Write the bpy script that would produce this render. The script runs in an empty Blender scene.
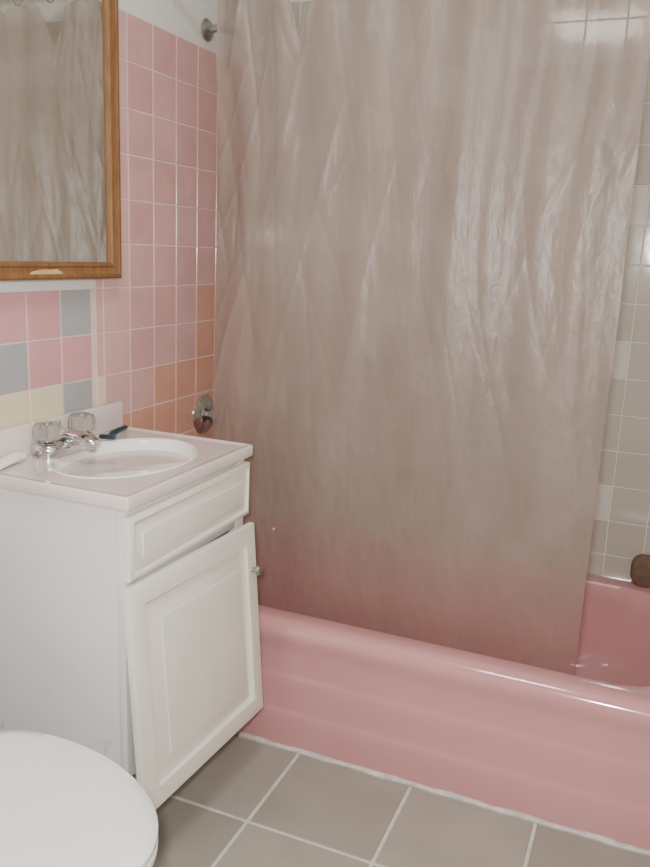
import bpy, bmesh, math, random
from mathutils import Vector, Matrix, Euler, noise
random.seed(4)
S=bpy.context.scene; COL=S.collection

def srgb(r,g,b):
    f=lambda c:(c/12.92 if c<=.04045 else ((c+.055)/1.055)**2.4)
    return (f(r/255),f(g/255),f(b/255),1)

# ---------------- materials ----------------
def mat(name,col,rough=.4,var=.0,vscale=4,bump=0,bscale=40,coat=0,metal=0,trans=0,spec=.5,col2=None,stretch=(1,1,1),ior=1.45):
    m=bpy.data.materials.new(name); m.use_nodes=True
    nt=m.node_tree; b=nt.nodes['Principled BSDF']
    b.inputs['Roughness'].default_value=rough
    b.inputs['Metallic'].default_value=metal
    b.inputs['Coat Weight'].default_value=coat
    b.inputs['Coat Roughness'].default_value=.08
    b.inputs['Transmission Weight'].default_value=trans
    b.inputs['Specular IOR Level'].default_value=spec
    b.inputs['IOR'].default_value=ior
    b.inputs['Base Color'].default_value=col
    tc=nt.nodes.new('ShaderNodeTexCoord')
    mp=nt.nodes.new('ShaderNodeMapping'); mp.inputs['Scale'].default_value=stretch
    nt.links.new(tc.outputs['Object'],mp.inputs['Vector'])
    if var or col2:
        n=nt.nodes.new('ShaderNodeTexNoise'); n.inputs['Scale'].default_value=vscale; n.inputs['Detail'].default_value=5
        nt.links.new(mp.outputs[0],n.inputs['Vector'])
        r=nt.nodes.new('ShaderNodeValToRGB')
        r.color_ramp.elements[0].position=.35; r.color_ramp.elements[1].position=.65
        c2=col2 or tuple(c*(1-var) for c in col[:3])+(1,)
        r.color_ramp.elements[0].color=c2; r.color_ramp.elements[1].color=col
        nt.links.new(n.outputs['Fac'],r.inputs['Fac']); nt.links.new(r.outputs[0],b.inputs['Base Color'])
    if bump:
        n=nt.nodes.new('ShaderNodeTexNoise'); n.inputs['Scale'].default_value=bscale; n.inputs['Detail'].default_value=3
        nt.links.new(mp.outputs[0],n.inputs['Vector'])
        bp=nt.nodes.new('ShaderNodeBump'); bp.inputs['Strength'].default_value=bump; bp.inputs['Distance'].default_value=.01
        nt.links.new(n.outputs['Fac'],bp.inputs['Height']); nt.links.new(bp.outputs[0],b.inputs['Normal'])
    return m

M={}
M['white_paint']=mat('white_paint',srgb(226,224,219),.45,.06,6,.08,60)
M['ceiling']=mat('ceiling_paint',srgb(222,220,214),.7,.04,3)
M['grout_pink']=mat('grout_pink',srgb(226,202,195),.8,.1,30)
M['grout_white']=mat('grout_white',srgb(226,223,215),.8,.1,30)
M['grout_floor']=mat('grout_floor',srgb(214,211,203),.85,.15,25)
M['pink']=mat('pink_tile',srgb(212,166,162),.18,.10,12,.05,14,coat=.4)
M['pink2']=mat('pink_tile_deep',srgb(210,161,158),.18,.10,12,.05,14,coat=.4)
M['pinkl']=mat('pink_tile_rose',srgb(211,157,159),.18,.08,10,.05,14,coat=.4)
M['pink3']=mat('pink_tile_pale',srgb(216,174,169),.18,.08,10,.05,14,coat=.4)
M['orange']=mat('orange_tile',srgb(212,156,134),.2,.1,8,.05,14,coat=.4)
M['blue']=mat('blue_grey_tile',srgb(168,168,169),.2,.1,5,.05,14,coat=.4)
M['yellow']=mat('cream_yellow_tile',srgb(225,213,178),.2,.08,5,.05,14,coat=.4)
M['taupe']=mat('taupe_wall_tile',srgb(190,182,168),.09,.06,4,.05,14,coat=.6)
M['taupe2']=mat('near_white_wall_tile',srgb(212,207,198),.09,.05,4,.05,14,coat=.6)
M['floor']=mat('floor_tile',srgb(159,152,141),.42,.12,5,.12,30)
M['floor2']=mat('floor_tile_b',srgb(165,158,147),.42,.12,6,.12,30)
M['tub']=mat('pink_enamel',srgb(204,147,148),.13,.05,3,.03,8,coat=.8)
M['porcelain']=mat('porcelain',srgb(232,231,229),.12,.02,3,0,coat=.5)
M['seat']=mat('toilet_plastic',srgb(235,235,233),.2,.02,3,0,coat=.3)
M['marble']=mat('cultured_marble',srgb(228,214,208),.16,.05,5,.0,coat=.5,col2=srgb(219,202,197))
M['bowl']=mat('bowl_white',srgb(243,241,237),.14,.03,4,0,coat=.5)
M['cab']=mat('cabinet_white',srgb(229,227,222),.4,.05,7,.06,50)
M['cabfront']=mat('cabinet_cream',srgb(230,225,212),.35,.05,7,.05,50)
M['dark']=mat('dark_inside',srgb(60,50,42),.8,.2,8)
M['chrome']=mat('chrome',(.72,.72,.73,1),.12,.1,20,metal=1)
M['worn']=mat('worn_chrome',(.5,.48,.46,1),.28,.3,40,metal=1)
M['acrylic']=mat('clear_acrylic',srgb(230,230,226),.05,.02,10,trans=.9,ior=1.49)
M['teal']=mat('dark_teal_plastic',srgb(36,60,72),.3,.2,30)
M['tube']=mat('white_plastic',srgb(235,232,228),.3,.03,20)
M['sponge']=mat('brown_sponge',srgb(118,94,78),.9,.25,40,.2,80)
M['glass']=mat('mirror_glass',(.72,.73,.69,1),.03,.02,2,metal=1)
M['caulk']=mat('caulk',srgb(218,208,200),.6,.25,40,.3,80)
M['chip']=mat('bare_wood_chip',srgb(205,176,134),.8,.2,60,.2,80)

def oak():
    m=bpy.data.materials.new('oak'); m.use_nodes=True; nt=m.node_tree; b=nt.nodes['Principled BSDF']
    tc=nt.nodes.new('ShaderNodeTexCoord'); mp=nt.nodes.new('ShaderNodeMapping'); mp.inputs['Scale'].default_value=(30,30,4)
    n=nt.nodes.new('ShaderNodeTexNoise'); n.inputs['Scale'].default_value=4; n.inputs['Detail'].default_value=8
    r=nt.nodes.new('ShaderNodeValToRGB'); r.color_ramp.elements[0].color=srgb(114,78,48); r.color_ramp.elements[1].color=srgb(138,100,64)
    r.color_ramp.elements[0].position=.3; r.color_ramp.elements[1].position=.7
    nt.links.new(tc.outputs['Object'],mp.inputs[0]); nt.links.new(mp.outputs[0],n.inputs[0]); nt.links.new(n.outputs[0],r.inputs[0]); nt.links.new(r.outputs[0],b.inputs['Base Color'])
    b.inputs['Roughness'].default_value=.5; b.inputs['Specular IOR Level'].default_value=.3
    return m
M['oak']=oak()

def stained():
    # painted side; faint rust scuffs only near the floor and along the front edge
    m=mat('cabinet_side_white',srgb(229,227,225),.4,.03,6,.05,50)
    nt=m.node_tree; b=nt.nodes['Principled BSDF']
    src=b.inputs['Base Color'].links[0].from_socket
    n=nt.nodes.new('ShaderNodeTexNoise'); n.inputs['Scale'].default_value=26; n.inputs['Detail'].default_value=6
    tc=nt.nodes.new('ShaderNodeTexCoord'); nt.links.new(tc.outputs['Object'],n.inputs[0])
    sx=nt.nodes.new('ShaderNodeSeparateXYZ'); nt.links.new(tc.outputs['Object'],sx.inputs[0])
    mr=nt.nodes.new('ShaderNodeMapRange'); mr.inputs['From Min'].default_value=.45; mr.inputs['From Max'].default_value=.15; mr.inputs['To Min'].default_value=0; mr.inputs['To Max'].default_value=.16
    nt.links.new(sx.outputs[2],mr.inputs[0])
    ad=nt.nodes.new('ShaderNodeMath'); ad.operation='ADD'; nt.links.new(n.outputs[0],ad.inputs[0]); nt.links.new(mr.outputs[0],ad.inputs[1])
    r=nt.nodes.new('ShaderNodeValToRGB'); r.color_ramp.elements[0].position=.74; r.color_ramp.elements[1].position=.82
    r.color_ramp.elements[0].color=(0,0,0,1); r.color_ramp.elements[1].color=(.6,.6,.6,1)
    mx=nt.nodes.new('ShaderNodeMix'); mx.data_type='RGBA'
    nt.links.new(ad.outputs[0],r.inputs[0]); nt.links.new(r.outputs[0],mx.inputs[0])
    nt.links.new(src,mx.inputs[6]); mx.inputs[7].default_value=srgb(200,180,160)
    nt.links.new(mx.outputs[2],b.inputs['Base Color'])
    return m
M['side']=stained()

def curtain_mat():
    m=bpy.data.materials.new('vinyl_curtain'); m.use_nodes=True; nt=m.node_tree
    b=nt.nodes['Principled BSDF']; out=nt.nodes['Material Output']
    b.inputs['Roughness'].default_value=.42; b.inputs['Specular IOR Level'].default_value=.75
    b.inputs['Coat Weight'].default_value=.18; b.inputs['Coat Roughness'].default_value=.26
    tc=nt.nodes.new('ShaderNodeTexCoord')
    def nz(sc,zs,det,dist):
        mp=nt.nodes.new('ShaderNodeMapping'); mp.inputs['Scale'].default_value=(1,1,zs)
        nt.links.new(tc.outputs['Object'],mp.inputs[0])
        n=nt.nodes.new('ShaderNodeTexNoise'); n.inputs['Scale'].default_value=sc; n.inputs['Detail'].default_value=det; n.inputs['Distortion'].default_value=dist
        nt.links.new(mp.outputs[0],n.inputs[0]); return n
    n=nz(34,.14,6,.6); n3=nz(48,.5,5,1.4)
    bp=nt.nodes.new('ShaderNodeBump'); bp.inputs['Strength'].default_value=.26; bp.inputs['Distance'].default_value=.008
    nt.links.new(n.outputs[0],bp.inputs['Height'])
    b2=nt.nodes.new('ShaderNodeBump'); b2.inputs['Strength'].default_value=.28; b2.inputs['Distance'].default_value=.006
    nt.links.new(n3.outputs[0],b2.inputs['Height']); nt.links.new(bp.outputs[0],b2.inputs['Normal'])
    nt.links.new(b2.outputs[0],b.inputs['Normal']); nt.links.new(b2.outputs[0],b.inputs['Coat Normal'])
    n2=nz(9,.3,4,0)
    r=nt.nodes.new('ShaderNodeValToRGB'); r.color_ramp.elements[0].position=.3; r.color_ramp.elements[1].position=.7
    r.color_ramp.elements[0].color=srgb(144,126,116); r.color_ramp.elements[1].color=srgb(160,142,131)
    nt.links.new(n2.outputs[0],r.inputs[0])
    # tub's pink glow and show-through, painted into the vinyl colour toward the hem
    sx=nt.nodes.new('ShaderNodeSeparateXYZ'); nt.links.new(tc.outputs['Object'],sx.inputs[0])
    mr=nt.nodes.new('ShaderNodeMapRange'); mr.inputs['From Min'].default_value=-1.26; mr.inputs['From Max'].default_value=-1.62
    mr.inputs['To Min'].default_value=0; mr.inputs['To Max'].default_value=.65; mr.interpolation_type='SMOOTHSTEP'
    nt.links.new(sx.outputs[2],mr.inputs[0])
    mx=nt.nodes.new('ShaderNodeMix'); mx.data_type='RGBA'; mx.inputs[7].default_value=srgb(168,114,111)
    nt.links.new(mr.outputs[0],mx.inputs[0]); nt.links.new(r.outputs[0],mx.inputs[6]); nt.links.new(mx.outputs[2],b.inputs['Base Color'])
    tl=nt.nodes.new('ShaderNodeBsdfTranslucent'); tl.inputs[0].default_value=srgb(180,163,153)
    tr=nt.nodes.new('ShaderNodeBsdfTransparent'); tr.inputs[0].default_value=(.93,.90,.88,1)
    m1=nt.nodes.new('ShaderNodeMixShader'); m1.inputs[0].default_value=.15
    m2=nt.nodes.new('ShaderNodeMixShader'); m2.inputs[0].default_value=.31
    nt.links.new(b.outputs[0],m1.inputs[1]); nt.links.new(tl.outputs[0],m1.inputs[2])
    nt.links.new(m1.outputs[0],m2.inputs[1]); nt.links.new(tr.outputs[0],m2.inputs[2])
    nt.links.new(m2.outputs[0],out.inputs['Surface'])
    return m
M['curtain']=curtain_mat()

# ---------------- mesh builder ----------------
class MB:
    def __init__(s): s.v=[];s.f=[];s.m=[];s.mats=[];s.sm=[]
    def mi(s,k):
        if k not in s.mats: s.mats.append(k)
        return s.mats.index(k)
    def add(s,vs,fs,k,smooth=True,T=None):
        o=len(s.v); 
        for v in vs:
            v=Vector(v); s.v.append(T@v if T else v)
        i=s.mi(k)
        for f in fs: s.f.append([a+o for a in f]); s.m.append(i); s.sm.append(smooth)
    def box(s,lo,hi,k,bev=0,seg=2,T=None):
        bm=bmesh.new(); bmesh.ops.create_cube(bm,size=1)
        for v in bm.verts:
            v.co=Vector([(lo[i]+hi[i])/2+v.co[i]*(hi[i]-lo[i]) for i in range(3)])
        if bev: bmesh.ops.bevel(bm,geom=bm.edges[:],offset=bev,segments=seg,profile=.5,affect='EDGES')
        bm.verts.index_update()
        s.add([v.co.copy() for v in bm.verts],[[v.index for v in f.verts] for f in bm.faces],k,bev>0,T); bm.free()
    def loft(s,rings,k,cap0=False,cap1=False,T=None,closed=True,smooth=True):
        n=len(rings[0]); vs=[p for r in rings for p in r]; fs=[]
        for a in range(len(rings)-1):
            for i in range(n if closed else n-1):
                j=(i+1)%n; fs.append([a*n+i,a*n+j,(a+1)*n+j,(a+1)*n+i])
        if cap0: fs.append(list(range(n))[::-1])
        if cap1: fs.append([(len(rings)-1)*n+i for i in range(n)])
        s.add(vs,fs,k,smooth,T)
    def lathe(s,prof,k,o=(0,0,0),axis='Z',n=28,T=None,flute=0):
        rings=[]
        for r,h in prof:
            ring=[]
            for i in range(n):
                a=2*math.pi*i/n; rr=max(r,1e-4)*(1+(flute*math.cos(a*8)))
                p=(rr*math.cos(a),rr*math.sin(a),h)
                if axis=='X': p=(p[2],p[0],p[1])
                if axis=='Y': p=(p[1],p[2],p[0])
                ring.append(Vector(p)+Vector(o))
            rings.append(ring)
        s.loft(rings,k,True,True,T)
    def tube(s,pts,r,k,n=12,T=None):
        pts=[Vector(p) for p in pts]; rings=[]
        rr=r if isinstance(r,(list,tuple)) else [r]*len(pts)
        up=Vector((0.13,.21,1)).normalized()
        for i,p in enumerate(pts):
            t=(pts[min(i+1,len(pts)-1)]-pts[max(i-1,0)]).normalized()
            a=t.cross(up)
            if a.length<.05: a=t.cross(Vector((1,0,0)))
            a.normalize(); b=t.cross(a).normalized()
            rings.append([p+rr[i]*(math.cos(q)*a+math.sin(q)*b) for q in [2*math.pi*j/n for j in range(n)]])
        s.loft(rings,k,True,True,T)
    def tiles(s,o,u,v,nrm,ul,vl,fn,gap=.0015,th=.0025,ch=.0015):
        o,u,v,nrm=map(Vector,(o,u,v,nrm))
        for i in range(len(ul)-1):
            for j in range(len(vl)-1):
                k=fn(i,j,(ul[i]+ul[i+1])/2,(vl[j]+vl[j+1])/2)
                if not k: continue
                a0,a1,b0,b1=ul[i]+gap,ul[i+1]-gap,vl[j]+gap,vl[j+1]-gap
                if a1-a0<.004 or b1-b0<.004: continue
                P=lambda a,b,h:o+u*a+v*b+nrm*h
                dt=random.uniform(-.0004,.0004); d2=random.uniform(-.0004,.0004)
                vs=[P(a0,b0,0),P(a1,b0,0),P(a1,b1,0),P(a0,b1,0),
                    P(a0+ch,b0+ch,th),P(a1-ch,b0+ch,th+dt),P(a1-ch,b1-ch,th+dt+d2),P(a0+ch,b1-ch,th+d2)]
                s.add(vs,[[4,5,6,7],[0,1,5,4],[1,2,6,5],[2,3,7,6],[3,0,4,7]],k,False)
    def obj(s,name,origin=(0,0,0),parent=None,label=None,cat=None,struct=False,fixn=True,auto=True):
        o=Vector(origin)
        me=bpy.data.meshes.new(name); me.from_pydata([v-o for v in s.v],[],s.f)
        for k in s.mats: me.materials.append(M[k])
        me.polygons.foreach_set('material_index',s.m); me.polygons.foreach_set('use_smooth',s.sm)
        if fixn:
            bm=bmesh.new(); bm.from_mesh(me); bmesh.ops.recalc_face_normals(bm,faces=bm.faces[:]); bm.to_mesh(me); bm.free()
        if auto and hasattr(me,'set_sharp_from_angle'): me.set_sharp_from_angle(angle=math.radians(40))
        ob=bpy.data.objects.new(name,me); COL.objects.link(ob)
        ob['wo']=tuple(o)
        if parent: 
            ob.parent=parent; ob.location=o-Vector(parent['wo'])
        else: ob.location=o
        if label: ob['label']=label
        if cat: ob['category']=cat
        if struct: ob['kind']='structure'
        return ob
def empty(name,loc,label,cat,parent=None):
    e=bpy.data.objects.new(name,None); COL.objects.link(e); e.empty_display_size=.1
    e['wo']=tuple(loc)
    e.location=Vector(loc)-(Vector(parent['wo']) if parent else Vector())
    if parent: e.parent=parent
    if label: e['label']=label
    if cat: e['category']=cat
    return e

XW=-1.284; XR=.245; YB=2.525; YT=1.76; ZT=.352; ZC=.8288; TZ=1.1822; t=.109
# ---------------- structure ----------------
w=MB()
w.box((XW-.12,-.7,0),(XW-.0025,YB+.1,2.42),'white_paint')
w.add([(XW-.002,-.6,.05),(XW-.002,1.636,.05),(XW-.002,1.636,TZ),(XW-.002,-.6,TZ)],[[0,1,2,3]],'grout_pink',False)
w.add([(XW-.0018,1.636,.05),(XW-.0018,YB,.05),(XW-.0018,YB,TZ+6*t),(XW-.0018,1.636,TZ+6*t)],[[0,1,2,3]],'grout_pink',False)
vl=[TZ+i*t for i in range(-10,7)]
def colL(i,j,a,b):
    r=round((TZ-b)/t-.5); c=round((1.62-a)/t-.5)
    tab={(0,0):'blue',(0,1):'pinkl',(0,2):'pinkl',(1,0):'pinkl',(1,1):'pinkl',(1,2):'blue',(2,0):'blue',(2,1):'yellow',(2,2):'yellow'}
    return tab.get((r,c),['pinkl','yellow','blue'][(r*2+c)%3])
ul=[1.62-t*i for i in range(20,-1,-1)]
w.tiles((XW-.0025,0,0),(0,1,0),(0,0,1),(1,0,0),ul,[z for z in vl if z<=TZ+.001],colL)
def colR(i,j,a,b):
    r=round((TZ-b)/t-.5); c=round((a-1.6666)/t-.5)
    if c<0: return 'pink3' if r<2 else 'yellow'
    if c>=4 and r>=0: return 'orange'
    if r==1 and c==3: return 'pink'
    if r==2 and c>=2: return 'orange'
    if r>=3 and c>=0: return 'orange'
    if c==0: return 'pink3'
    return 'pink2' if (i*7+j*5)%3==0 else 'pink'
ul=[1.636]+[1.6666+t*i for i in range(0,8)]+[YB]
w.tiles((XW-.0025,0,0),(0,1,0),(0,0,1),(1,0,0),ul,vl,colR)
w.obj('wall_left',struct=True,fixn=False)
def colB(i,j,a,b): return 'taupe2' if (i*13+j*7+(i*j)%5)%4==0 else 'taupe'
w=MB()
w.box((XW-.12,YB+.0025,0),(XR+.12,YB+.12,2.42),'grout_white')
ul=[XR-t*i for i in range(14,-1,-1)]; ul=[XW]+[a for a in ul if a>XW+.01]
w.tiles((0,YB+.0025,0),(1,0,0),(0,0,1),(0,-1,0),ul,[TZ+i*t for i in range(-8,9)],colB)
w.obj('wall_back',struct=True,fixn=False)
w=MB()
w.box((XR+.0025,-.7,0),(XR+.12,YB+.1,2.42),'white_paint')
w.tiles((XR+.0025,0,0),(0,1,0),(0,0,1),(-1,0,0),[YT-.02+t*i for i in range(0,8)],[TZ+i*t for i in range(-8,9)],colB)
w.obj('wall_right',struct=True,fixn=False)
w=MB(); w.box((XW-.12,-.82,0),(XR+.12,-.7,2.42),'white_paint'); w.obj('wall_front',struct=True)
w=MB(); w.box((XW-.12,-.82,2.42),(XR+.12,YB+.12,2.5),'ceiling'); w.obj('ceiling',struct=True)
w=MB()
w.box((XW-.12,-.82,-.08),(XR+.12,YB+.12,-.0025),'grout_floor')
T=.307
w.tiles((0,0,-.0025),(1,0,0),(0,1,0),(0,0,1),[XW]+[-.7501+T*i for i in range(-1,4)]+[XR],[1.4666+T*i for i in range(-7,2)],
        lambda i,j,a,b:'floor' if (i+j*3)%2 else 'floor2',gap=.0042,th=.0025,ch=.0015)
w.obj('floor',struct=True,fixn=False)

# ---------------- bathtub ----------------
def rrect(x0,x1,y0,y1,r,z,n=96,rl=None):
    per=[]
    k=n//4; rl=r if rl is None else rl
    for (ax,ay,a0,rq) in ((x1-r,y1-r,0,r),(x0+rl,y1-rl,90,rl),(x0+rl,y0+rl,180,rl),(x1-r,y0+r,270,r)):
        arc=[(ax+rq*math.cos(math.radians(a0+90*i/(k//2))),ay+rq*math.sin(math.radians(a0+90*i/(k//2)))) for i in range(k//2+1)]
        per.append(arc)
    out=[]
    for c in range(4):
        out+=per[c]
        nx=per[(c+1)%4][0]; la=per[c][-1]
        m=k-(k//2+1)
        for i in range(1,m+1):
            q=i/(m+1); out.append((la[0]+(nx[0]-la[0])*q,la[1]+(nx[1]-la[1])*q))
    return [Vector((p[0],p[1],z)) for p in out]
tub=MB(); x0,x1,y0,y1=XW+.002,XR-.002,YT,YB-.003
def outer(z,inset): return rrect(x0,x1,y0+inset,y1,.012,z)
rings=[outer(0,.002),outer(.012,.001),outer(.055,.001),outer(.094,.0018),outer(.101,.003),outer(.108,.0062),outer(.115,.0075),outer(.16,.008),outer(.194,.0085),outer(.201,.0098),outer(.208,.0125),outer(.215,.0135),outer(.262,.0135),outer(.280,.012),outer(.298,.0080)]
for q in range(0,10):
    a=math.radians(90*q/9); rr_=.038
    rings.append(outer(ZT-rr_+rr_*math.sin(a),.005+rr_*(1-math.cos(a))))
ix0,ix1,iy0,iy1=x0+.065,x1-.085,y0+.088,y1-.062
L_=.07
rings+=[rrect(ix0-.012,ix1+.012,iy0-.012,iy1+.012,.195,ZT,rl=L_),rrect(ix0-.004,ix1+.004,iy0-.004,iy1+.004,.19,ZT-.003,rl=L_),rrect(ix0,ix1,iy0,iy1,.19,ZT-.012,rl=L_),
        rrect(ix0+.006,ix1-.016,iy0+.004,iy1-.008,.19,ZT-.06,rl=L_),rrect(ix0+.012,ix1-.05,iy0+.010,iy1-.022,.18,.15,rl=L_),
        rrect(ix0+.03,ix1-.11,iy0+.025,iy1-.04,.17,.09,rl=L_),rrect(ix0+.085,ix1-.16,iy0+.08,iy1-.08,.14,.065,rl=L_),rrect(ix0+.16,ix1-.26,iy0+.16,iy1-.16,.10,.06,rl=L_)]
tub.loft(rings,'tub',False,True)
tubo=tub.obj('bathtub',((x0+x1)/2,(y0+y1)/2,0),label='pink enamelled alcove bathtub with ridged front apron',cat='bathtub',fixn=False)
c=MB(); c.tube([(-.93+i*.04895,YT-.001+.0022*math.sin(i*2.1),.003) for i in range(25)],[.0075+.0015*math.sin(i*1.7) for i in range(25)],'caulk',8)
c.obj('caulk_bead',(-.3,YT,0),parent=tubo,label='grubby caulk line along the tub foot')

# ---------------- curtain, rod, hooks ----------------
RY=1.905; RZ=1.955
rod=MB(); rod.tube([(XW+.004,RY,RZ),(XR-.004,RY,RZ)],.0125,'chrome',20)
rod.lathe([(.032,0),(.032,.006),(.018,.016),(.015,.02)],'chrome',(XW+.001,RY,RZ),'X')
rod.lathe([(.032,0),(.032,-.006),(.018,-.016),(.015,-.02)],'chrome',(XR-.001,RY,RZ),'X')
rod.obj('curtain_rod',(XW,RY,RZ),label='chrome shower curtain rod spanning the tub alcove',cat='curtain rod')
CX0,CX1,CZ0,CZ1=-1.114,-.096,.20,1.92
NX,NZ=340,300
hooks=[-1.100+i*.112 for i in range(10)]
vs=[];fs=[]
def crease(a,b,p,seed):
    r=1-abs(noise.noise(Vector((a,b,seed))))*2.2
    return max(0,r)**p
for j in range(NZ+1):
    z=CZ0+(CZ1-CZ0)*j/NZ; h=j/NZ
    for i in range(NX+1):
        s=i/NX
        x=CX0+(CX1-CX0)*s
        dr=.12*noise.noise(Vector((s*1.4,z*.8,3)))+.06*(z-1)*(s-.3)
        q=s+dr
        y=.034*noise.noise(Vector((q*4.2,z*.35,1)))*(.6+.6*h)
        y+=.010*noise.noise(Vector((q*10,z*.6,5)))*(.35+.8*h)
        y+=.005*h*h*math.sin(2*math.pi*q*9.3)
        mk=.5+.9*noise.noise(Vector((s*4,z*1.6,77)))
        mk=max(.2,min(1.1,mk+.2))
        up_=.4+.7*min(1,max(0,(h-.25)/.4))
        g=(.42+1.1*max(0,1-s*2.6)+.3*max(0,s*3-2))*mk*up_
        y+=.0060*g*crease(q*7+z*.9,z*.9,3.5,11)
        y-=.0058*g*crease(q*6-z*1.3,z*1.0,4,21)
        y+=.0030*g*crease(q*13+z*2.0,z*1.6,4.5,31)
        y-=.0026*g*crease(q*11-z*3.2,z*2.0,4.5,41)
        y+=.0008*noise.noise(Vector((x*42,z*20,2)))
        zz=z
        d=min(abs(x-hk) for hk in hooks)
        sag=.016*(d/.052)**2
        if abs(x+.885)<.045: sag+=.115*(1-abs(x+.885)/.045)
        zz-=sag*max(0,(h-.88)/.12)
        yy=RY+.016+y
        if z<.5: yy=max(yy,1.876)
        x+=.008*noise.noise(Vector((z*3,s*5,4)))
        vs.append((x,yy,zz))
for j in range(NZ):
    for i in range(NX):
        a=j*(NX+1)+i; fs.append([a,a+1,a+NX+2,a+NX+1])
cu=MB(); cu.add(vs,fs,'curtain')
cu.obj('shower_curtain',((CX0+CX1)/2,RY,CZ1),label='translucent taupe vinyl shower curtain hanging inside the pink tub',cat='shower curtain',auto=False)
hk0=None
for x in hooks:
    if hk0 is None:
        m=MB(); R=.026
        m.tube([(x,RY+R*math.cos(a)*.8,RZ-.014+R*math.sin(a)) for a in [2*math.pi*i/22 for i in range(23)]],.0018,'chrome',8)
        hk0=m.obj('curtain_hook',(x,RY,RZ),label='thin chrome ring holding the shower curtain on its rod',cat='curtain hook'); h=hk0
    else:
        h=hk0.copy(); COL.objects.link(h); h.location=Vector((x,RY,RZ))
    h['group']='curtain rings along the shower rod'

# ---------------- shower fittings ----------------
Y,Z=2.149,1.886
so=empty('shower',(XW,Y,Z),'chrome shower with short arm on the pink tiled wall','shower')
m=MB()
m.lathe([(.030,0),(.030,.003),(.024,.009),(.012,.014)],'worn',(XW,Y,Z),'X')
m.obj('flange',(XW,Y,Z),parent=so)
m=MB(); m.tube([(XW+.01,Y,Z),(XW+.05,Y,Z+.004),(XW+.085,Y,Z-.006),(XW+.12,Y,Z-.04)],.0105,'worn',14); m.obj('arm',(XW,Y,Z),parent=so)
m=MB(); Tm=Matrix.Translation((XW+.12,Y,Z-.04))@Euler((0,math.radians(135),0)).to_matrix().to_4x4()
m.lathe([(.012,-.004),(.014,.012),(.02,.03),(.03,.05),(.031,.058),(.027,.06)],'chrome',T=Tm); m.obj('spray_head',(XW+.12,Y,Z-.04),parent=so)
Y,Z=2.148,.785
m=MB(); m.lathe([(.062,0),(.062,.003),(.054,.010),(.038,.016),(.032,.020)],'chrome',(XW,Y,Z),'X',40)
vo=m.obj('shower_valve',(XW,Y,Z),label='round chrome shower valve plate with knob on orange tiles',cat='shower valve')
m=MB(); m.lathe([(.016,.015),(.017,.034),(.027,.038),(.032,.046),(.031,.060),(.022,.067),(.006,.069)],'worn',(XW,Y,Z),'X',32,flute=.05)
m.tube([(XW+.052,Y,Z),(XW+.056,Y-.005,Z-.03),(XW+.058,Y-.01,Z-.046)],[.007,.006,.008],'worn')
m.obj('knob',(XW+.03,Y,Z),parent=vo)

# ---------------- vanity ----------------
VY0,VY1,VX=1.222,1.704,-.902
van=empty('vanity_cabinet',(-1.09,1.46,0),'white wooden vanity cabinet with its door hanging ajar','cabinet')
m=MB()
for ya_,yb_ in ((VY0,VY0+.015),(VY1-.015,VY1)):
    m.box((XW+.003,ya_,.085),(VX-.018,yb_,ZC-.028),'side')
    m.box((XW+.003,ya_,0),(VX-.08,yb_,.085),'side')
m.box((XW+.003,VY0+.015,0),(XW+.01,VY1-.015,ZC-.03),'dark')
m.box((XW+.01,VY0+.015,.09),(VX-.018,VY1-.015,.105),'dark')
m.box((VX-.08,VY0+.015,0),(VX-.066,VY1-.015,.09),'side')
m.box((VX-.018,VY0,.085),(VX,VY0+.04,ZC-.028),'cab',.0012)
m.box((VX-.018,VY1-.04,.085),(VX,VY1,ZC-.028),'cab',.0012)
for a,b in ((.085,.125),(.63,.665),(.77,ZC-.028)): m.box((VX-.017,VY0+.04,a),(VX-.0005,VY1-.04,b),'cab',.0008)
m.obj('body',(-1.09,1.46,0),parent=van)
def panel(m,W,H,k,T,th=.018,fr=.045,bw=.034,dp=1.0):
    def R(i,x,): return [Vector((x,i,i)),Vector((x,W-i,i)),Vector((x,W-i,H-i)),Vector((x,i,H-i))]
    rings=[R(0,0),R(0,th-.007),R(.002,th-.003),R(.007,th-.001),R(.010,th),R(fr,th),R(fr+.001,th-.004*dp),R(fr+.005,th-.008*dp),R(fr+.010,th-.0095*dp),R(fr+.013,th-.0090*dp),
           R(fr+.013+bw,th-.001),R(fr+.014+bw,th+.0012),R(fr+.017+bw,th+.0018)]
    m.loft(rings,k,True,True,T,smooth=False)
m=MB(); panel(m,.488,.132,'cabfront',Matrix.Translation((VX+.001,1.216,.655)),fr=.012,bw=.014,dp=.6)
dr=m.obj('drawer_front',(VX,1.46,.72),parent=van)
nt_=Vector((-.880,1.205,.648)); nb=Vector((-.834,1.232,.158)); ft=Vector((-.861,1.690,.640))
U=(ft-nt_).normalized(); V=(nt_-nb); V=(V-U*V.dot(U)).normalized(); N=U.cross(V).normalized()
if N.x<0: N=-N
HT=.486; WD=.486
R3=Matrix((N,U,V)).transposed().to_4x4()
DT=Matrix.Translation(nt_-V*HT-N*.018)@R3
m=MB(); panel(m,WD,HT,'cabfront',DT,dp=1.15)
door=m.obj('door',tuple(nt_-V*HT),parent=van,label='cream raised-panel door sagging open at the foot')
m=MB(); m.lathe([(.006,.0),(.006,.010),(.010,.014),(.0125,.019),(.011,.025),(.004,.028)],'worn',(.018,WD-.028,HT-.11),'X',20,T=DT)
m.obj('knob',tuple(DT@Vector((.018,WD-.028,HT-.11))),parent=door,label='small round chrome knob')
for hz in (.60,.20):
    m=MB(); m.box((VX+.0005,VY0+.006,hz-.02),(VX+.006,VY0+.02,hz+.02),'worn',.001)
    m.obj('hinge',(VX,VY0,hz),parent=van,label='small worn metal hinge')

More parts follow.
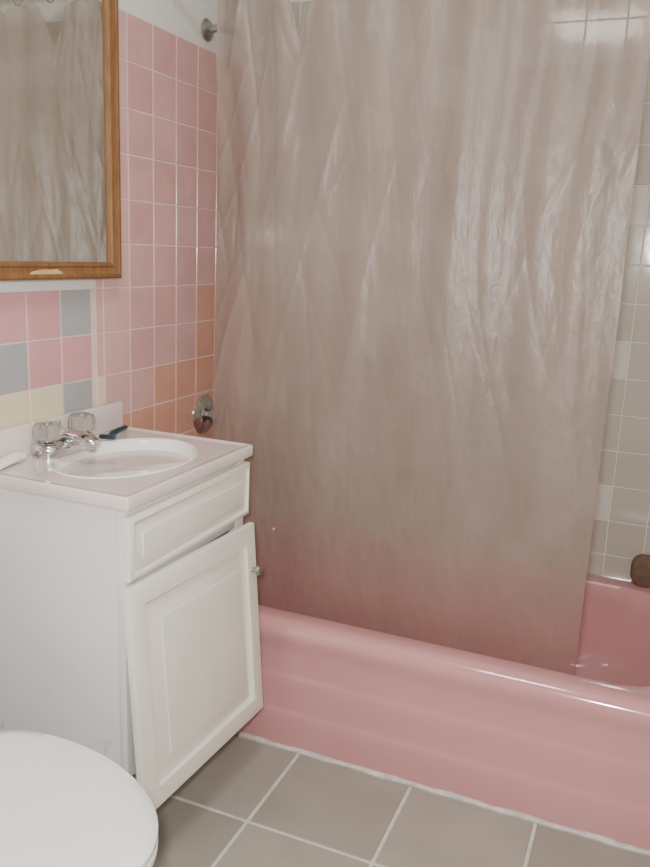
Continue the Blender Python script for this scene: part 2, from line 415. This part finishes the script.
# sink top with integral basin
TX0,TX1,TY0,TY1=XW+.002,-.884,1.208,1.716
top=MB(); n=96
def rr(ins,z,r=.006): return rrect(TX0+ins,TX1-ins,TY0+ins,TY1-ins,r,z,n)
bcx,bcy=-1.075,1.470
R0=rr(.003,ZC)
def ell(a,b,z,cx=bcx,cy=bcy,ref=R0):
    out=[]
    for i,p in enumerate(ref):
        th=math.atan2((p.y-bcy)/b,(p.x-bcx)/a); out.append(Vector((cx+a*math.cos(th),cy+b*math.sin(th),z)))
    return out
top.loft([rr(.004,ZC-.028),rr(.001,ZC-.027),rr(0,ZC-.024),rr(0,ZC-.005),rr(.0015,ZC-.0015),R0],'marble',True,False)
top.loft([R0,rr(.010,ZC-.0002),rr(.014,ZC-.003),rr(.022,ZC-.003)],'marble')
top.loft([rr(.022,ZC-.003),ell(.144,.192,ZC-.003)],'marble')
top.loft([ell(.144,.192,ZC-.003),ell(.141,.188,ZC-.001),ell(.138,.184,ZC-.003),ell(.134,.179,ZC-.010),ell(.129,.171,ZC-.03),ell(.118,.154,ZC-.06),ell(.098,.124,ZC-.09),ell(.066,.082,ZC-.112),ell(.03,.035,ZC-.122),ell(.018,.018,ZC-.124)],'bowl',False,True)
to=top.obj('sink',(-1.08,1.46,ZC-.028),label='pinkish cultured marble vanity sink top with integral white basin',cat='sink',fixn=False)
m=MB(); m.box((TX0,TY0+.004,ZC-.003),(TX0+.019,TY1-.003,ZC+.066),'marble',.004,3); m.obj('backsplash',(TX0,1.46,ZC),parent=to)
m=MB(); m.lathe([(.019,-.123),(.019,-.121),(.014,-.120),(.005,-.121)],'chrome',(bcx,bcy,ZC),'Z'); m.obj('drain',(bcx,bcy,ZC-.12),parent=to)

# faucet
FX,FY,FZ=-1.222,1.440,ZC-.003
m=MB()
def pill(ins,z):
    out=[];
    for i in range(48):
        a=2*math.pi*i/48; cy=.056*(1 if math.cos(a)>0 else -1); r=.033-ins
        out.append(Vector((FX+r*math.sin(a),FY+cy+r*math.cos(a),FZ+z)))
    return out
m.loft([pill(0,0),pill(0,.018),pill(.002,.026),pill(.008,.031)],'chrome',True,True)
fo=m.obj('faucet',(FX,FY,FZ),label='chrome centerset faucet with two clear acrylic handles beside basin',cat='faucet')
m=MB()
m.loft([[Vector((FX+dx,FY+w*math.cos(a),FZ+zz+hh*math.sin(a))) for a in [2*math.pi*i/16 for i in range(16)]] for dx,w,hh,zz in
   ((-.022,.022,.014,.030),(-.005,.026,.018,.035),(.02,.025,.017,.037),(.045,.022,.016,.036),(.065,.020,.015,.033),(.080,.018,.013,.030),(.088,.012,.008,.028))],'chrome',True,True)
m.lathe([(.011,.012),(.011,.03),(.0095,.032)],'chrome',(FX+.074,FY,FZ),'Z',18)
m.obj('spout',(FX,FY,FZ+.02),parent=fo)
m=MB(); m.lathe([(.004,.03),(.003,.060),(.007,.063),(.006,.069)],'chrome',(FX-.02,FY,FZ),'Z',14); m.obj('lift_rod',(FX-.02,FY,FZ+.02),parent=fo)
for k in (-1,1):
    m=MB(); m.lathe([(.024,.018),(.023,.032),(.016,.036),(.015,.040)],'chrome',(FX,FY+k*.058,FZ),'Z',24)
    m.lathe([(.018,.037),(.027,.040),(.029,.046),(.029,.068),(.025,.075),(.012,.076)],'acrylic',(FX,FY+k*.058,FZ),'Z',32,flute=.09)
    m.lathe([(.013,.0755),(.013,.079),(.008,.080)],'chrome',(FX,FY+k*.058,FZ),'Z',20)
    m.obj('handle',(FX,FY+k*.058,FZ+.015),parent=fo,label='fluted clear acrylic tap handle')

# razor on counter
m=MB(); z=ZC+.003
m.tube([(-1.205,1.575,z+.002),(-1.213,1.60,z+.005),(-1.222,1.64,z+.006),(-1.232,1.68,z+.004)],[.006,.008,.007,.006],'teal',12)
ra=m.obj('razor',(-1.22,1.62,ZC),label='dark teal plastic razor lying beside the faucet',cat='razor')
m=MB(); m.box((-.02,-.006,-.005),(.02,.006,.006),'teal',.003,2,T=Matrix.Translation((-1.201,1.566,z+.005))@Euler((0,0,.3)).to_matrix().to_4x4()); m.obj('razor_head',(-1.2,1.566,ZC),parent=ra)
# toothpaste tube
m=MB()
m.loft([[Vector((-1.238+w*math.cos(a),yy,ZC-.002+hh*(1+math.sin(a)))) for a in [2*math.pi*i/20 for i in range(20)]] for yy,w,hh in
  ((1.235,.020,.002),(1.25,.019,.005),(1.28,.016,.010),(1.305,.013,.012),(1.312,.010,.011))],'tube',True,True)
tp=m.obj('toothpaste_tube',(-1.238,1.27,ZC),label='white plastic toothpaste tube lying on the sink top',cat='toothpaste')
m=MB(); m.lathe([(.0095,.0),(.0095,.015),(.008,.017)],'tube',(-1.238,1.311,ZC+.009),'Y',18); m.obj('cap',(-1.238,1.311,ZC+.009),parent=tp)

# ---------------- mirror ----------------
MX0=XW; MX1=-1.238; my0,my1,mz0,mz1=1.02,1.684,1.209,2.02
m=MB()
fw=.038
def MR(i,x): return [Vector((x,my0+i,mz0+i)),Vector((x,my1-i,mz0+i)),Vector((x,my1-i,mz1-i)),Vector((x,my0+i,mz1-i))]
rings=[MR(0,MX0+.001),MR(0,MX1-.004),MR(.004,MX1),MR(.010,MX1),MR(.013,MX1-.003),MR(fw-.012,MX1-.005),MR(fw-.009,MX1-.002),MR(fw-.005,MX1-.003),MR(fw,MX1-.010),MR(fw,MX1-.014)]
m.loft(rings,'oak',True,False,smooth=False)
mo=m.obj('mirror',(MX0,(my0+my1)/2,mz0),label='wall mirror cabinet with worn oak frame above the vanity',cat='mirror')
m=MB(); p=MR(fw-.002,MX1-.013); m.add(p,[[0,1,2,3]],'glass',False); m.obj('mirror_glass',(MX1-.013,1.35,1.6),parent=mo,fixn=False)
m=MB(); cp=[]
for i in range(24):
    a=2*math.pi*i/24; r_=1+.6*noise.noise(Vector((math.cos(a)*3,math.sin(a)*3,3)))
    cp.append(Vector((MX1-.003,1.420+.050*math.cos(a)*r_,mz0+.014+.008*math.sin(a)*r_)))
m.loft([cp,[p+Vector((.0012,0,0)) for p in cp]],'chip',True,True,smooth=False); m.obj('finish_chip',(MX1,1.43,mz0+.01),parent=mo,label='pale bare chip in the oak finish')

# ---------------- toilet ----------------
TYC=.844
to_=empty('toilet',(-.95,TYC,0),'white porcelain toilet with closed lid beside the vanity','toilet')
def egg(xb,xt,hw,z,n=72,cy=TYC):
    out=[];xt=xt-.018;c=xb+(xt-xb)*.36
    for i in range(n):
        a=2*math.pi*i/n; ca,sa=math.cos(a),math.sin(a)
        L=(xt-c) if ca>0 else (c-xb)
        e=1 if ca>0 else 2/2.9
        out.append(Vector((c+L*math.copysign(abs(ca)**e,ca),cy+hw*math.copysign(abs(sa)**e,sa),z)))
    return out
m=MB()
m.loft([egg(-1.06,-.73,.115,0),egg(-1.06,-.725,.12,.02),egg(-1.05,-.75,.105,.06),egg(-1.06,-.73,.11,.16),egg(-1.07,-.65,.15,.27),egg(-1.075,-.605,.18,.34),egg(-1.075,-.593,.188,.372),egg(-1.07,-.598,.184,.383),egg(-1.03,-.63,.15,.384),egg(-1.0,-.65,.13,.36),egg(-.95,-.71,.08,.25)],'porcelain',True,True)
m.box((-1.25,TYC-.10,.02),(-1.02,TYC+.10,.375),'porcelain',.03,4)
m.obj('bowl',(-.85,TYC,0),parent=to_)
m=MB(); m.loft([egg(-1.05,-.587,.190,.386),egg(-1.055,-.582,.194,.390),egg(-1.055,-.582,.194,.398),egg(-1.05,-.587,.190,.403)],'seat',True,True); m.obj('seat',(-.8,TYC,.386),parent=to_)
m=MB(); m.loft([egg(-1.06,-.586,.192,.405),egg(-1.065,-.582,.196,.408),egg(-1.065,-.582,.196,.417),egg(-1.06,-.588,.191,.423),egg(-1.04,-.61,.17,.4265),egg(-.99,-.68,.11,.4285),egg(-.92,-.78,.04,.429)],'seat',True,True)
m.obj('lid',(-.8,TYC,.405),parent=to_)
m=MB(); m.box((-1.275,.63,.375),(-1.115,1.030,.72),'porcelain',.02,4); m.obj('tank',(-1.19,TYC,.375),parent=to_)
m=MB(); m.box((-1.28,.62,.72),(-1.105,1.040,.755),'porcelain',.012,3); m.obj('tank_lid',(-1.19,TYC,.72),parent=to_)
m=MB(); m.tube([(-1.115,.70,.66),(-1.10,.70,.66),(-1.096,.72,.658),(-1.094,.77,.65)],.006,'chrome'); m.obj('flush_handle',(-1.1,.7,.66),parent=to_)

# ---------------- sponge on the tub ledge ----------------
bm=bmesh.new(); bmesh.ops.create_icosphere(bm,subdivisions=4,radius=1)
vs=[]
for v in bm.verts:
    p=v.co.copy(); n_=1+.04*noise.noise(p*2.5)
    p=Vector([math.copysign(abs(a)**.75,a) for a in p])*n_
    vs.append(Vector((.037+p.x*.040,2.490+p.y*.020,ZT+.050+max(p.z,-1)*.050)))
m=MB(); m.add(vs,[[v.index for v in f.verts] for f in bm.faces],'sponge'); bm.free()
m.obj('bath_sponge',(.035,2.488,ZT),label='brown bath sponge resting on the tub ledge',cat='sponge')

# ---------------- lights ----------------
def area(name,loc,tgt,size,power,col=(1,1,1)):
    l=bpy.data.lights.new(name,'AREA'); l.size=size; l.energy=power; l.color=col
    o=bpy.data.objects.new(name,l); COL.objects.link(o); o.location=loc
    o.rotation_euler=(Vector(tgt)-Vector(loc)).to_track_quat('-Z','Y').to_euler()
    return o
area('ceiling_lamp_light',(-.45,.75,2.38),(-.45,.9,0),.4,15,(1,.98,.95))
area('flash_light',(-.03,-.03,1.38),(-.45,1.8,.85),.08,28,(1,.99,.975))
wd=bpy.data.worlds.new('world'); S.world=wd; wd.use_nodes=True
wd.node_tree.nodes['Background'].inputs[0].default_value=(.9,.88,.85,1); wd.node_tree.nodes['Background'].inputs[1].default_value=.3

# ---------------- camera ----------------
f,pi_,ya,ro=813.49,.2205,.3864,.0426
fw_=Vector((-math.sin(ya)*math.cos(pi_),math.cos(ya)*math.cos(pi_),-math.sin(pi_)))
right=Vector((math.cos(ya),math.sin(ya),0)); up=right.cross(fw_)
r2=right*math.cos(ro)+up*math.sin(ro); u2=-right*math.sin(ro)+up*math.cos(ro)
cam=bpy.data.cameras.new('camera'); co=bpy.data.objects.new('camera',cam); COL.objects.link(co)
Rm=Matrix((r2,u2,-fw_)).transposed().to_4x4()
co.matrix_world=Matrix.Translation((0,0,1.2944))@Rm
cam.sensor_fit='VERTICAL'; cam.sensor_height=24; cam.lens=24*f/867; cam.clip_start=.01
S.camera=co
for o in bpy.data.objects:
    if 'wo' in o: del o['wo']
